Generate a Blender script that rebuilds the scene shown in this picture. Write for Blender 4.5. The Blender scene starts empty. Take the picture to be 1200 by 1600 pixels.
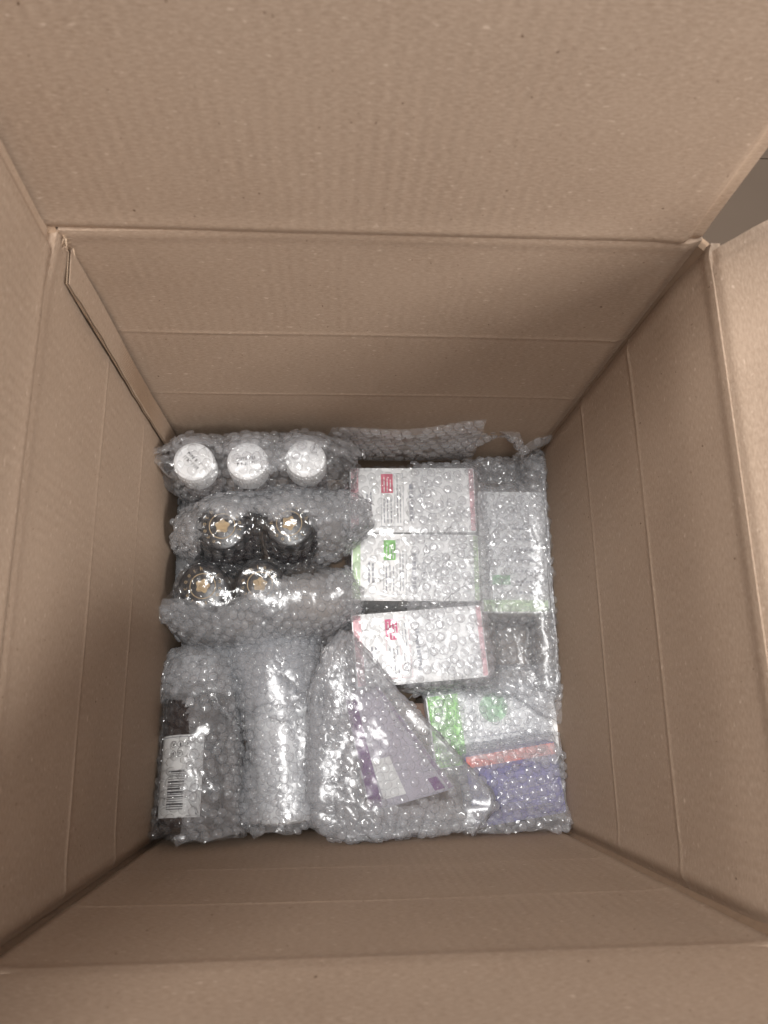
import bpy, bmesh, math, random
import numpy as np
from mathutils import Matrix, Vector
random.seed(7); RNG = np.random.default_rng(7)
SC = bpy.context.scene; COL = SC.collection
# ------------------------------------------------------------------ camera
F_PX = 1194.8
CAM = np.array([.1692, .1125, .9054])
CR = np.array([[.9977699, -.00314641, -.06667333], [-.01416187, .96616705, -.25752801], [.06522786, .25789792, .96396784]])
cd = bpy.data.cameras.new('camera'); cam = bpy.data.objects.new('camera', cd); COL.objects.link(cam)
M4 = np.eye(4); M4[:3, :3] = CR; M4[:3, 3] = CAM
cam.matrix_world = Matrix(M4.tolist())
cd.sensor_fit = 'VERTICAL'; cd.sensor_height = 36; cd.lens = F_PX / 1600 * 36
cd.clip_start = .02; cd.clip_end = 60
cd.dof.use_dof = True; cd.dof.focus_distance = .76; cd.dof.aperture_fstop = 11
SC.camera = cam
# ------------------------------------------------------------------ light of the room: ceiling lamps
w = bpy.data.worlds.new('World'); SC.world = w; w.use_nodes = True
bg = w.node_tree.nodes['Background']; bg.inputs[0].default_value = (.91, .95, 1, 1); bg.inputs[1].default_value = .47
def ceiling_lamp(loc, target, sx, sy, watt, colour=(1, .98, .955)):
    l = bpy.data.lights.new('ceiling_lamp', 'AREA'); l.shape = 'RECTANGLE'; l.size = sx; l.size_y = sy
    l.energy = watt; l.color = colour
    o = bpy.data.objects.new('ceiling_lamp', l); COL.objects.link(o); o.location = loc
    o.rotation_euler = (Vector(target) - Vector(loc)).to_track_quat('-Z', 'Y').to_euler()
C0 = (.2, .2, .3)
ceiling_lamp((2.05, -1.0, 2.25), C0, .32, .62, 60)
ceiling_lamp((-.55, .75, 2.85), C0, .30, 1.2, 50)
ceiling_lamp((.22, .02, 2.9), C0, .28, 1.2, 52)
SC.view_settings.view_transform = 'Standard'; SC.view_settings.look = 'None'
SC.view_settings.exposure = -.05; SC.view_settings.gamma = 1
cy = SC.cycles
cy.use_denoising = True; cy.max_bounces = 6; cy.diffuse_bounces = 4; cy.glossy_bounces = 2; cy.use_adaptive_sampling = True; cy.adaptive_threshold = .03
cy.transparent_max_bounces = 24; cy.transmission_bounces = 6
cy.caustics_reflective = False; cy.caustics_refractive = False; cy.sample_clamp_indirect = 4

def at(px, py, z):
    """the point at height z that stands at pixel px, py of the 1200 x 1600 photograph"""
    d = CR @ np.array([(px - 600) / F_PX, (800 - py) / F_PX, -1.]); t = (z - CAM[2]) / d[2]
    return CAM + d * t
# ------------------------------------------------------------------ materials
def mat(name):
    m = bpy.data.materials.new(name); m.use_nodes = True; nt = m.node_tree; nt.nodes.clear()
    out = nt.nodes.new('ShaderNodeOutputMaterial'); return m, nt, out
def N(nt, t, **kw):
    n = nt.nodes.new(t)
    for k, v in kw.items(): setattr(n, k, v)
    return n
def pmat(name, col, rough=.5, var=.06, scale=60, spec=.5, coat=0, bump=0, bscale=300, metallic=0):
    m, nt, out = mat(name); b = N(nt, 'ShaderNodeBsdfPrincipled'); L = nt.links.new
    tc = N(nt, 'ShaderNodeTexCoord'); ns = N(nt, 'ShaderNodeTexNoise'); ns.inputs['Scale'].default_value = scale; ns.inputs['Detail'].default_value = 4
    L(tc.outputs['Object'], ns.inputs['Vector'])
    mx = N(nt, 'ShaderNodeMix', data_type='RGBA')
    mx.inputs[6].default_value = (*[c * (1 - var) for c in col], 1); mx.inputs[7].default_value = (*[min(1, c * (1 + var)) for c in col], 1)
    L(ns.outputs[0], mx.inputs[0]); L(mx.outputs[2], b.inputs['Base Color'])
    b.inputs['Roughness'].default_value = rough; b.inputs['Specular IOR Level'].default_value = spec; b.inputs['Coat Weight'].default_value = coat
    b.inputs['Metallic'].default_value = metallic
    if bump:
        n2 = N(nt, 'ShaderNodeTexNoise'); n2.inputs['Scale'].default_value = bscale; L(tc.outputs['Object'], n2.inputs['Vector'])
        bp = N(nt, 'ShaderNodeBump'); bp.inputs['Strength'].default_value = bump; bp.inputs['Distance'].default_value = .001
        L(n2.outputs[0], bp.inputs['Height']); L(bp.outputs[0], b.inputs['Normal'])
    L(b.outputs[0], out.inputs[0]); return m
def cardboard(name, tone=1.0, flute=.2):
    """kraft liner: UV in metres, u across the flutes, v along them"""
    m, nt, out = mat(name); L = nt.links.new; b = N(nt, 'ShaderNodeBsdfPrincipled')
    uv = N(nt, 'ShaderNodeUVMap'); 
    def mapped(sx, sy):
        mp = N(nt, 'ShaderNodeMapping'); mp.inputs['Scale'].default_value = (sx, sy, 1); L(uv.outputs[0], mp.inputs[0]); return mp
    def noise(mp, sc, det, rough=.6):
        n = N(nt, 'ShaderNodeTexNoise'); n.inputs['Scale'].default_value = sc; n.inputs['Detail'].default_value = det; n.inputs['Roughness'].default_value = rough
        L(mp.outputs[0], n.inputs['Vector']); return n
    def mix(fac, a, bb):
        x = N(nt, 'ShaderNodeMix', data_type='RGBA')
        for i, v in ((0, fac), (6, a), (7, bb)):
            if hasattr(v, 'is_output'): L(v, x.inputs[i])
            else: x.inputs[i].default_value = v
        return x.outputs[2]
    def ramp(src, lo, hi):
        r = N(nt, 'ShaderNodeMapRange'); r.inputs[1].default_value = lo; r.inputs[2].default_value = hi; L(src, r.inputs[0]); return r.outputs[0]
    t = tone
    cloud = noise(mapped(1, 1), 14, 3).outputs[0]
    fibre = noise(mapped(240, 900), 1, 5, .75).outputs[0]
    speck = noise(mapped(1, .7), 330, 2, .5).outputs[0]
    pale = noise(mapped(150, 320), 1, 2, .5).outputs[0]
    c = mix(ramp(cloud, .3, .7), (.315 * t, .224 * t, .160 * t, 1), (.362 * t, .263 * t, .192 * t, 1))
    c = mix(ramp(fibre, .36, .66), c, (.480 * t, .363 * t, .274 * t, 1))
    c = mix(ramp(pale, .665, .76), c, (.58 * t, .45 * t, .35 * t, 1))
    c = mix(ramp(speck, .725, .76), c, (.13 * t, .075 * t, .045 * t, 1))
    L(c, b.inputs['Base Color']); b.inputs['Roughness'].default_value = .82; b.inputs['Specular IOR Level'].default_value = .22
    wv = N(nt, 'ShaderNodeTexWave', wave_type='BANDS', bands_direction='X', wave_profile='SIN')
    wv.inputs['Scale'].default_value = .314159 / .0078; wv.inputs['Distortion'].default_value = 1.2; wv.inputs['Detail'].default_value = 1; wv.inputs['Detail Scale'].default_value = .25
    L(uv.outputs[0], wv.inputs['Vector'])
    vary = ramp(noise(mapped(1, 1), 9, 1).outputs[0], .35, .7)
    mm = N(nt, 'ShaderNodeMath', operation='MULTIPLY'); L(wv.outputs[1], mm.inputs[0]); L(vary, mm.inputs[1])
    bp = N(nt, 'ShaderNodeBump'); bp.inputs['Strength'].default_value = flute; bp.inputs['Distance'].default_value = .0007; L(mm.outputs[0], bp.inputs['Height'])
    b2 = N(nt, 'ShaderNodeBump'); b2.inputs['Strength'].default_value = .35; b2.inputs['Distance'].default_value = .0004; L(fibre, b2.inputs['Height']); L(bp.outputs[0], b2.inputs['Normal'])
    L(b2.outputs[0], b.inputs['Normal']); L(b.outputs[0], out.inputs[0]); return m
def film_mat(name, haze=.16, edge=2.0, rough=.10, spec=.10):
    """thin clear polyethylene: mostly see-through, mirror-like at grazing angles, slightly milky"""
    m, nt, out = mat(name); L = nt.links.new
    lw = N(nt, 'ShaderNodeLayerWeight'); lw.inputs[0].default_value = .5
    p2 = N(nt, 'ShaderNodeMath', operation='MULTIPLY'); L(lw.outputs['Facing'], p2.inputs[0]); L(lw.outputs['Facing'], p2.inputs[1])
    p4 = N(nt, 'ShaderNodeMath', operation='MULTIPLY'); L(p2.outputs[0], p4.inputs[0]); L(p2.outputs[0], p4.inputs[1])
    fr = N(nt, 'ShaderNodeMath', operation='MULTIPLY_ADD'); fr.inputs[1].default_value = .55; fr.inputs[2].default_value = spec; L(p4.outputs[0], fr.inputs[0])
    tr = N(nt, 'ShaderNodeBsdfTransparent'); tr.inputs[0].default_value = (.992, .994, .996, 1)
    df = N(nt, 'ShaderNodeBsdfDiffuse'); df.inputs[0].default_value = (.92, .935, .97, 1)
    tl = N(nt, 'ShaderNodeBsdfTranslucent'); tl.inputs[0].default_value = (.92, .935, .97, 1)
    mk = N(nt, 'ShaderNodeMixShader'); mk.inputs[0].default_value = .5; L(df.outputs[0], mk.inputs[1]); L(tl.outputs[0], mk.inputs[2])
    # milkiness grows where the film is seen edge-on (longer way through the plastic)
    hz = N(nt, 'ShaderNodeMath', operation='MULTIPLY_ADD'); hz.inputs[1].default_value = haze * edge; hz.inputs[2].default_value = haze; L(p2.outputs[0], hz.inputs[0])
    body = N(nt, 'ShaderNodeMixShader'); L(hz.outputs[0], body.inputs[0]); L(tr.outputs[0], body.inputs[1]); L(mk.outputs[0], body.inputs[2])
    gl = N(nt, 'ShaderNodeBsdfGlossy'); gl.inputs['Roughness'].default_value = rough
    mx = N(nt, 'ShaderNodeMixShader'); L(fr.outputs[0], mx.inputs[0]); L(body.outputs[0], mx.inputs[1]); L(gl.outputs[0], mx.inputs[2])
    L(mx.outputs[0], out.inputs[0]); return m
M = {}
M['card'] = cardboard('kraft_cardboard'); M['card_flap'] = cardboard('kraft_cardboard_flap', flute=.24)
M['card_pale'] = cardboard('kraft_cardboard_crushed', 1.12, .1)
M['cut'] = pmat('raw_corrugated_edge', (.50, .37, .26), .9, .2, 300)
M['medium'] = pmat('fluted_medium', (.30, .20, .13), .9, .2, 200)
M['film'] = film_mat('bubble_film', .21, 1.0, .20, .036)
M['bubble'] = film_mat('bubble_dome', .205, 1.4, .11, .065)
M['film_mid'] = film_mat('bubble_film_mid', .10, 1.2, .20, .036); M['bubble_mid'] = film_mat('bubble_dome_mid', .09, 2.4, .10, .07)
M['film_clear'] = film_mat('bubble_film_clear', .035, 1.5, .12, .06)
M['bubble_clear'] = film_mat('bubble_dome_clear', .035, 4.0, .10, .085)
M['white_cap'] = pmat('white_plastic', (.80, .80, .80), .4, .02)
M['black_cap'] = pmat('black_plastic', (.012, .012, .014), .3, .1)
M['gold'] = pmat('gold_print', (.40, .28, .14), .5, .25, 500)
M['amber'] = pmat('amber_glass', (.075, .028, .014), .12, .15, 20, coat=.6)
M['brown_glass'] = pmat('brown_glass', (.028, .019, .018), .12, .15, 20, coat=.6)
M['dark'] = pmat('black_glass', (.014, .012, .013), .12, .1, 20, coat=.6)
M['label'] = pmat('white_label', (.78, .78, .77), .5, .02)
M['carton'] = pmat('white_carton', (.83, .83, .83), .42, .02, 30, coat=.15)
M['ink'] = pmat('dark_ink', (.05, .05, .055), .5, .1)
M['grey_ink'] = pmat('grey_ink', (.30, .31, .35), .5, .1)
M['pink'] = pmat('pink_print', (.62, .07, .20), .45, .05)
M['rose'] = pmat('rose_print', (.66, .13, .20), .45, .05)
M['pale_pink'] = pmat('pale_pink_print', (.80, .46, .50), .45, .08)
M['green'] = pmat('green_print', (.20, .52, .13), .45, .06)
M['bright_green'] = pmat('bright_green_print', (.19, .60, .045), .45, .06)
M['pale_green'] = pmat('pale_green_print', (.56, .72, .47), .45, .08)
M['teal_green'] = pmat('soft_green_print', (.24, .50, .26), .5, .08)
M['coral'] = pmat('coral_print', (.74, .19, .16), .45, .06)
M['blue'] = pmat('violet_blue_print', (.11, .10, .31), .45, .08)
M['lilac'] = pmat('lilac_print', (.22, .20, .40), .45, .08)
M['purple'] = pmat('purple_print', (.13, .03, .16), .45, .08)
M['lavender'] = pmat('lavender_print', (.40, .37, .43), .45, .08)
M['brown_carton'] = pmat('brown_carton', (.15, .085, .055), .6, .2, 40)
M['black_carton'] = pmat('black_carton', (.013, .012, .012), .45, .2, 40)
M['white_tube'] = pmat('white_tube_plastic', (.82, .82, .82), .3, .02, coat=.4)
M['clear_cap'] = pmat('smoky_cap', (.22, .22, .25), .25, .1)
M['table'] = pmat('brown_laminate', (.105, .076, .056), .85, .12, 8, spec=.1, bump=.2, bscale=60)
# ------------------------------------------------------------------ helpers
def tag(o, label=None, cat=None, group=None, kind=None):
    for k, v in (('label', label), ('category', cat), ('group', group), ('kind', kind)):
        if v: o[k] = v
    return o
def empty(name, loc, label, cat, group=None):
    o = bpy.data.objects.new(name, None); COL.objects.link(o); o.location = [float(c) for c in loc]; o.empty_display_size = .02
    return tag(o, label, cat, group)
def mesh_obj(name, verts, faces, material, parent=None, smooth=False, uvs=None):
    me = bpy.data.meshes.new(name)
    me.from_pydata([tuple(map(float, v)) for v in verts], [], [tuple(map(int, f)) for f in faces])
    return finish(name, me, material, parent, smooth, uvs)
def finish(name, me, material, parent, smooth=False, uvs=None):
    if uvs is not None:
        l = me.uv_layers.new(name='UVMap'); vi = np.empty(len(me.loops), np.int32); me.loops.foreach_get('vertex_index', vi)
        l.data.foreach_set('uv', np.asarray(uvs, np.float32)[vi].ravel())
    if smooth: me.polygons.foreach_set('use_smooth', [True] * len(me.polygons))
    me.materials.append(M[material]); me.update()
    o = bpy.data.objects.new(name, me); COL.objects.link(o)
    if parent:
        o.parent = parent
        q = parent
        off = Vector((0, 0, 0))
        # parts are written in world coordinates; things stand unrotated, so only their place is taken off
        while q: off += q.location; q = q.parent
        o.location = -off
    return o
def np_mesh(name, V, Fq, material, parent, smooth=True):
    me = bpy.data.meshes.new(name); nf, k = Fq.shape
    me.vertices.add(len(V)); me.vertices.foreach_set('co', np.ascontiguousarray(V, np.float32).ravel())
    me.loops.add(nf * k); me.loops.foreach_set('vertex_index', np.ascontiguousarray(Fq, np.int32).ravel())
    me.polygons.add(nf); me.polygons.foreach_set('loop_start', np.arange(nf, dtype=np.int32) * k)
    me.update(calc_edges=True); me.validate()
    return finish(name, me, material, parent, smooth)
def bm_obj(name, bm, material, parent=None, smooth=False):
    me = bpy.data.meshes.new(name); bm.to_mesh(me); bm.free(); return finish(name, me, material, parent, smooth)
def lathe(name, prof, base, axis, material, parent, seg=40, smooth=True):
    """prof: (radius, height) along axis from base"""
    ax = np.array(axis, float); ax /= np.linalg.norm(ax)
    t = np.array([1, 0, 0]) if abs(ax[0]) < .8 else np.array([0, 1, 0]); e1 = np.cross(ax, t); e1 /= np.linalg.norm(e1); e2 = np.cross(ax, e1)
    V = []; Fc = []
    for r, h in prof:
        for k in range(seg):
            a = 2 * math.pi * k / seg; V.append(np.array(base) + ax * h + r * (e1 * math.cos(a) + e2 * math.sin(a)))
    for i in range(len(prof) - 1):
        for k in range(seg):
            k2 = (k + 1) % seg; Fc.append((i * seg + k, i * seg + k2, (i + 1) * seg + k2, (i + 1) * seg + k))
    Fc.append(tuple(range(seg))[::-1]); Fc.append(tuple(range((len(prof) - 1) * seg, len(prof) * seg)))
    o = mesh_obj(name, V, Fc, material, parent, False)
    if smooth:
        o.data.polygons.foreach_set('use_smooth', [True] * len(o.data.polygons))
        try: o.data.set_sharp_from_angle(angle=math.radians(38))
        except Exception: pass
    return o
def frame(yaw=0, pitch=0, roll=0):
    return np.array((Matrix.Rotation(yaw, 3, 'Z') @ Matrix.Rotation(pitch, 3, 'X') @ Matrix.Rotation(roll, 3, 'Y')))
def slab(name, c, R, half, material, parent, bev=.0012):
    bm = bmesh.new(); bmesh.ops.create_cube(bm, size=2)
    for v in bm.verts: v.co = Vector((v.co.x * half[0], v.co.y * half[1], v.co.z * half[2]))
    if bev: bmesh.ops.bevel(bm, geom=bm.edges[:], offset=bev, segments=2, affect='EDGES')
    Mx = Matrix.Translation([float(x) for x in c]) @ Matrix(R.tolist()).to_4x4()
    bmesh.ops.transform(bm, matrix=Mx, verts=bm.verts[:])
    return bm_obj(name, bm, material, parent)
class Face:
    """flat print on the top of a carton, in metres from its centre (x right, y up)"""
    def __init__(s, c, R, half, lift=.0002): s.c = np.array(c, float); s.R = R; s.h = half; s.lift = lift
    def p(s, x, y, k=1): return s.c + s.R @ np.array([x, y, s.h[2] + s.lift * k])
    def quads(s, name, rects, material, parent, k=1):
        V = []; Fc = []
        for (x0, y0, x1, y1) in rects:
            n = len(V); V += [s.p(x0, y0, k), s.p(x1, y0, k), s.p(x1, y1, k), s.p(x0, y1, k)]; Fc.append((n, n + 1, n + 2, n + 3))
        return mesh_obj(name, V, Fc, material, parent)
    def poly(s, name, polys, material, parent, k=1):
        V = []; Fc = []
        for pts in polys:
            n = len(V); V += [s.p(x, y, k) for x, y in pts]; Fc.append(tuple(range(n, n + len(pts))))
        return mesh_obj(name, V, Fc, material, parent)
def glyphs(txt, size):
    """2-D triangles of a line of text, centred"""
    cu = bpy.data.curves.new('t', 'FONT'); cu.body = txt; cu.size = size; cu.align_x = 'CENTER'; cu.align_y = 'CENTER'
    ob = bpy.data.objects.new('t', cu); COL.objects.link(ob); dg = bpy.context.evaluated_depsgraph_get()
    me = bpy.data.meshes.new_from_object(ob.evaluated_get(dg)); V = [(v.co.x, v.co.y) for v in me.vertices]; Fc = [tuple(p.vertices) for p in me.polygons]
    bpy.data.objects.remove(ob); bpy.data.curves.remove(cu); bpy.data.meshes.remove(me)
    return V, Fc
def ring(r0, r1, n=36, a0=0, a1=2 * math.pi, c=(0, 0)):
    out = []
    for k in range(n):
        a = a0 + (a1 - a0) * k / n; b = a0 + (a1 - a0) * (k + 1) / n
        out.append([(c[0] + r0 * math.cos(a), c[1] + r0 * math.sin(a)), (c[0] + r1 * math.cos(a), c[1] + r1 * math.sin(a)),
                    (c[0] + r1 * math.cos(b), c[1] + r1 * math.sin(b)), (c[0] + r0 * math.cos(b), c[1] + r0 * math.sin(b))])
    return out
def text_rows(x0, y0, x1, y1, n, horizontal=False, fill=.42, rnd=random):
    """rows of unreadable small print as word-long dashes"""
    out = []
    for i in range(n):
        if horizontal:
            y = y0 + (y1 - y0) * (i + .5) / n; h = (y1 - y0) / n * fill / 2; x = x0; e = x1 - (x1 - x0) * rnd.random() * .25
            while x < e:
                l = rnd.uniform(.002, .006); out.append((x, y - h, min(x + l, e), y + h)); x += l + .0012
        else:
            x = x0 + (x1 - x0) * (i + .5) / n; h = (x1 - x0) / n * fill / 2; y = y0; e = y1 - (y1 - y0) * rnd.random() * .25
            while y < e:
                l = rnd.uniform(.002, .006); out.append((x - h, y, x + h, min(y + l, e))); y += l + .0012
    return out
# ------------------------------------------------------------------ the table under the box
W, Lb, H = .4, .396, .5
TH = .006
bm = bmesh.new()
for (y0, y1) in ((-1.6, .8985), (.9005, 2.6)):
    vs = [bm.verts.new(v) for v in ((-1.8, y0, -.012), (2.6, y0, -.012), (2.6, y1, -.012), (-1.8, y1, -.012))]; bm.faces.new(vs)
    r = bmesh.ops.extrude_face_region(bm, geom=bm.faces[-1:])
    for v in [g for g in r['geom'] if isinstance(g, bmesh.types.BMVert)]: v.co.z -= .03
bmesh.ops.recalc_face_normals(bm, faces=bm.faces[:])
tag(bm_obj('table_top', bm, 'table'), kind='structure')
# ------------------------------------------------------------------ the cardboard box
box = empty('cardboard_box', (.2, .2, 0), 'deep open corrugated cardboard box with raised flaps, holding bubble wrapped goods', 'box')
def smooth01(t): t = np.clip(t, 0, 1); return t * t * (3 - 2 * t)
ZS = sorted(set(np.round(np.concatenate([np.linspace(0, H, 34)] + [z0 + np.array([-.009, -.006, -.004, -.0025, -.0012, 0, .0012, .0025, .004, .006, .009]) for z0 in (.372, .258)] + [H - np.array([.012, .008, .005, .0025])]), 5)))
def strip_cols(lo=True, hi=True):
    s = list(np.linspace(0, 1, 30))
    if lo: s += [.005, .010, .015, .02, .026, .034]
    if hi: s += [1 - x for x in (.005, .010, .015, .02, .026, .034)]
    return np.array(sorted(set(np.round(s, 5))))
def vnoise(u, v, seed, sc):
    r = np.random.default_rng(seed); out = 0
    for k in range(7):
        a, b = r.uniform(-1, 1, 2) * sc; out = out + np.sin(u * a + v * b + r.uniform(0, 6.3))
    return out / 7
def grid_panel(name, P, n, cols, rows, material, parent, thick=TH, uv=None):
    """P[rows, cols, 3] is the inner face; n points to the inside; the outer face lies `thick` behind"""
    nr, nc = P.shape[:2]
    n = np.broadcast_to(np.array(n, float), P.shape)
    V = np.concatenate([P.reshape(-1, 3), (P - n * thick).reshape(-1, 3)]); o = nr * nc
    I = np.arange(o).reshape(nr, nc)
    a, b, c, d = I[:-1, :-1].ravel(), I[:-1, 1:].ravel(), I[1:, 1:].ravel(), I[1:, :-1].ravel()
    fr = np.stack([a, b, c, d], 1); Fs = [fr, np.stack([a + o, d + o, c + o, b + o], 1)]
    for e in (I[0], I[-1][::-1], I[:, -1], I[:, 0][::-1]):
        Fs.append(np.stack([e[:-1], e[:-1] + o, e[1:] + o, e[1:]], 1))
    Fq = np.concatenate(Fs)
    me = bpy.data.meshes.new(name); me.from_pydata(V.tolist(), [], Fq.tolist())
    if uv is None:
        U = np.stack(np.meshgrid(cols, rows), -1).reshape(-1, 2)
    else: U = uv.reshape(-1, 2)
    U = np.concatenate([U, U + .003])
    ob = finish(name, me, material, parent, True, U + np.array(random.sample(range(50), 2)))
    try: ob.data.set_sharp_from_angle(angle=math.radians(50))
    except Exception: pass
    return ob
def wall(A, B, n, seed, length, lo_ridge, hi_ridge, rim=lambda s, z: 0):
    s = strip_cols(); z = np.array(ZS); S, Z = np.meshgrid(s, z)
    A = np.array(A, float); B = np.array(B, float); n = np.array(n, float)
    P = A[None, None, :2] + (B - A)[None, None, :2] * S[..., None]
    d = .0012 * vnoise(S * length, Z, seed, 22) * smooth01(S * 8) * smooth01((1 - S) * 8)
    for z0, k in ((.372, .32), (.258, .30)):                                   # score lines pressed for a lower lid
        wob = .0009 * vnoise(S * length, Z * 0, seed + 5, 30)
        q = Z - z0 - wob
        k = k * (1 + .8 * vnoise(S * length, Z * 0, seed + 9, 55))
        d = d + k * (.0011 * np.exp(-(q / .0018) ** 2) - .0006 * np.exp(-((q + .0045) / .0022) ** 2))
        d = d + k * .0009 * np.exp(-np.abs(q) / .02)
    d = d + .0007 * np.exp(-((Z - H + .005) / .004) ** 2)                   # the bulge below the rim fold
    for on, sd in ((lo_ridge, S * length), (hi_ridge, (1 - S) * length)):    # pressed folds up the corners
        if on: d = d + on * (.0014 * np.exp(-((sd - .011) / .004) ** 2) - .0035 * np.exp(-((sd) / .004) ** 2))
    d = d + rim(S, Z)
    P3 = np.concatenate([P, Z[..., None]], -1); P3 = P3 + n * d[..., None]
    return grid_panel('wall', P3, n, s * length, z, 'card', box)
# rim corners of a used box are a little out of square
w_back = wall((W, Lb), (0, Lb), (0, -1, 0), 1, W, .7, .3, lambda s, z: .003 * smooth01((z - .40) / .1) * smooth01((s - .6) / .4))
w_left = wall((0, Lb), (0, 0), (1, 0, 0), 2, Lb, 0, 1, lambda s, z: .002 + .004 * smooth01((z - .42) / .08) * smooth01((.12 - s) / .12))
w_front = wall((0, 0), (W, 0), (0, 1, 0), 3, W, 1, 1)
w_right = wall((W, 0), (W, Lb), (-1, 0, 0), 4, Lb, 1, .5, lambda s, z: -.0035 * smooth01((z - .44) / .06))
for cx_, cy_, yw in ((-.0045, -.0045, -.785), (W + .0045, -.0045, .785), (W + .0045, Lb + .0045, -.785), (-.0045, Lb + .0045, .785)):
    slab('corner_fold', (cx_, cy_, H / 2 - .008), frame(yw), (.012, .0035, H / 2), 'medium', box, 0)
slab('bottom_flap', (.2, .1, -.004), frame(), (.199, .099, .003), 'card', box, 0)
slab('bottom_flap', (.2, .2975, -.004), frame(), (.199, .098, .003), 'card', box, 0)
def flap(A, B, up, nin, length, depth, seed, cols=30, edge=(0, 0), curl=None, flutes='card_flap', fold=1.):
    """a flap from the rim line A-B, running `depth` along `up`; nin is the inside face's normal"""
    s = strip_cols(); t = np.array(sorted(set(list(np.linspace(0, 1, 26)) + [.008, .016, .028, .04]))); S, T = np.meshgrid(s, t)
    A, B, up, nin = [np.array(v, float) for v in (A, B, up, nin)]
    P = A + (B - A) * S[..., None] + up * (T * depth)[..., None]
    d = .0016 * vnoise(S * length, T * depth, seed, 16) * smooth01(T * 6)
    d = d + fold * (.0008 * np.exp(-((T * depth - .006) / .004) ** 2) - .0010 * np.exp(-(T * depth / .003) ** 2))
    for k, sd in ((edge[0], S * length), (edge[1], (1 - S) * length)):       # edges crushed by the knife
        if k: d = d - k * (.0035 * smooth01((.010 - sd) / .003) - .0012 * np.exp(-((sd - .014) / .002) ** 2))
    P = P + nin * d[..., None]
    if curl is not None: P = curl(P, S, T)
    return grid_panel('flap', P, nin, s * length, t * depth, flutes, box, .0055)
G = .003
back_flap = flap((W - .002, Lb - .001, H - .0005), (-.004, Lb - .002, H - .0005), (0, .01, 1), (0, -1, .02), W, .215, 11, edge=(1, 0))
def curl_left(P, S, T):
    k = smooth01((.035 - S * Lb) / .035) * T
    P = P.copy(); P[..., 0] += .004 * k; return P
left_flap = flap((.0035, Lb - .0055, H - .0005), (.002, .006, H + .001), (.02, 0, 1), (1, 0, -.02), Lb, .215, 12, edge=(.6, 0), curl=curl_left)
def crush(o, test):                                                          # paler crushed paper along a cut edge
    o.data.materials.append(M['card_pale'])
    for p in o.data.polygons:
        if test(o.matrix_world @ p.center if False else p.center): p.material_index = 1
crush(back_flap, lambda c: c.x > W - .0125)
crush(left_flap, lambda c: c.y > Lb - .0125)
s45 = math.sin(math.radians(37)); c45 = math.cos(math.radians(37))
def curl_right(P, S, T):
    back = smooth01((S - .86) / .14); P = P.copy()
    P[..., 1] -= .004 * back * (1 - smooth01(T * 6)); P[..., 2] -= .004 * back ** 2 * smooth01(T * 3); return P
flap((W + .0035, .004, H + .001), (W + .0035, Lb - .002, H + .001), (s45, 0, c45), (-c45, 0, s45), Lb, .215, 13, edge=(0, .3), curl=curl_right)
flap((-.002, .0006, H - .0005), (W + .002, .0006, H - .0005), (0, -.10, .995), (0, .995, .10), W, .215, 14, fold=.1)
# joint tab glued over the inside of one wall: two liners with fluted paper between, cut edges open
def glue_tab():
    y0, y1 = .3705, .393; x0 = .0035; t = .0042
    zt = lambda y: .4775 + (y - y0) * .12
    zs = np.linspace(.06, 1, 40)
    def layer(x, th, inset, nm, m, parent):
        V = []; Fc = []
        rows = 34
        for i in range(rows):
            f = i / (rows - 1)
            for (y, e) in ((y0 + inset + .0006 * math.sin(i * 1.9) * (f < 1), 0), (y1, 1)):
                z = .08 + (zt(y) - inset - .08) * f
                xx = x + .0008 * math.sin(f * 9)
                V += [(xx, y, z), (xx - th, y, z)]
        for i in range(rows - 1):
            a = i * 4; b = a + 4
            Fc += [(a, a + 2, b + 2, b), (a + 1, b + 1, b + 3, a + 3), (a, b, b + 1, a + 1), (a + 2, a + 3, b + 3, b + 2)]
        a = (rows - 1) * 4; Fc.append((a, a + 2, a + 3, a + 1))
        U = [(v[1], v[2]) for v in V]
        return mesh_obj(nm, V, Fc, m, parent, False, U)
    tab = layer(x0 + t, .0006, 0, 'glue_tab', 'card', box)
    layer(x0 + t * .52, .0004, .0008, 'liner', 'cut', tab)
    for k in (0, 1):                                                        # fluted paper, open at the cut
        xa = x0 + k * t * .52 + .0002; amp = t * .24; n = 120
        V = []; Fc = []
        for i in range(n):
            y = y0 + .0012 + (y1 - y0 - .0012) * i / (n - 1); x = xa + amp + amp * math.sin(i * 2 * math.pi / 12)
            V += [(x, y, .08), (x, y, zt(y) - .0012)]
        for i in range(n - 1): Fc.append((2 * i, 2 * i + 2, 2 * i + 3, 2 * i + 1))
        mesh_obj('fluting', V, Fc, 'medium', tab, True)
    return tab
glue_tab()
slab('torn_corner', (-.001, .3935, .4975), frame(.3, .2), (.007, .0045, .0035), 'medium', box, .001)
# torn paper fibres at the corner of the tab
bm = bmesh.new()
for k in range(16):
    p = Vector((.007 + random.uniform(-.003, .004), .391 + random.uniform(-.003, .003), .486 + random.uniform(-.004, .010)))
    d = Vector((random.uniform(-.5, 1), random.uniform(-1, .3), random.uniform(-.6, 1))).normalized(); q = p + d * random.uniform(.003, .009); s = d.cross(Vector((.3, .5, .8))).normalized() * .0005
    e = d.cross(s).normalized() * .0005
    vs = [bm.verts.new(v) for v in (p - s, p + s, p + e, q)]
    for f in ((0, 1, 3), (1, 2, 3), (2, 0, 3), (0, 2, 1)): bm.faces.new([vs[i] for i in f])
bm_obj('torn_fibre', bm, 'cut', box)
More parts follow.
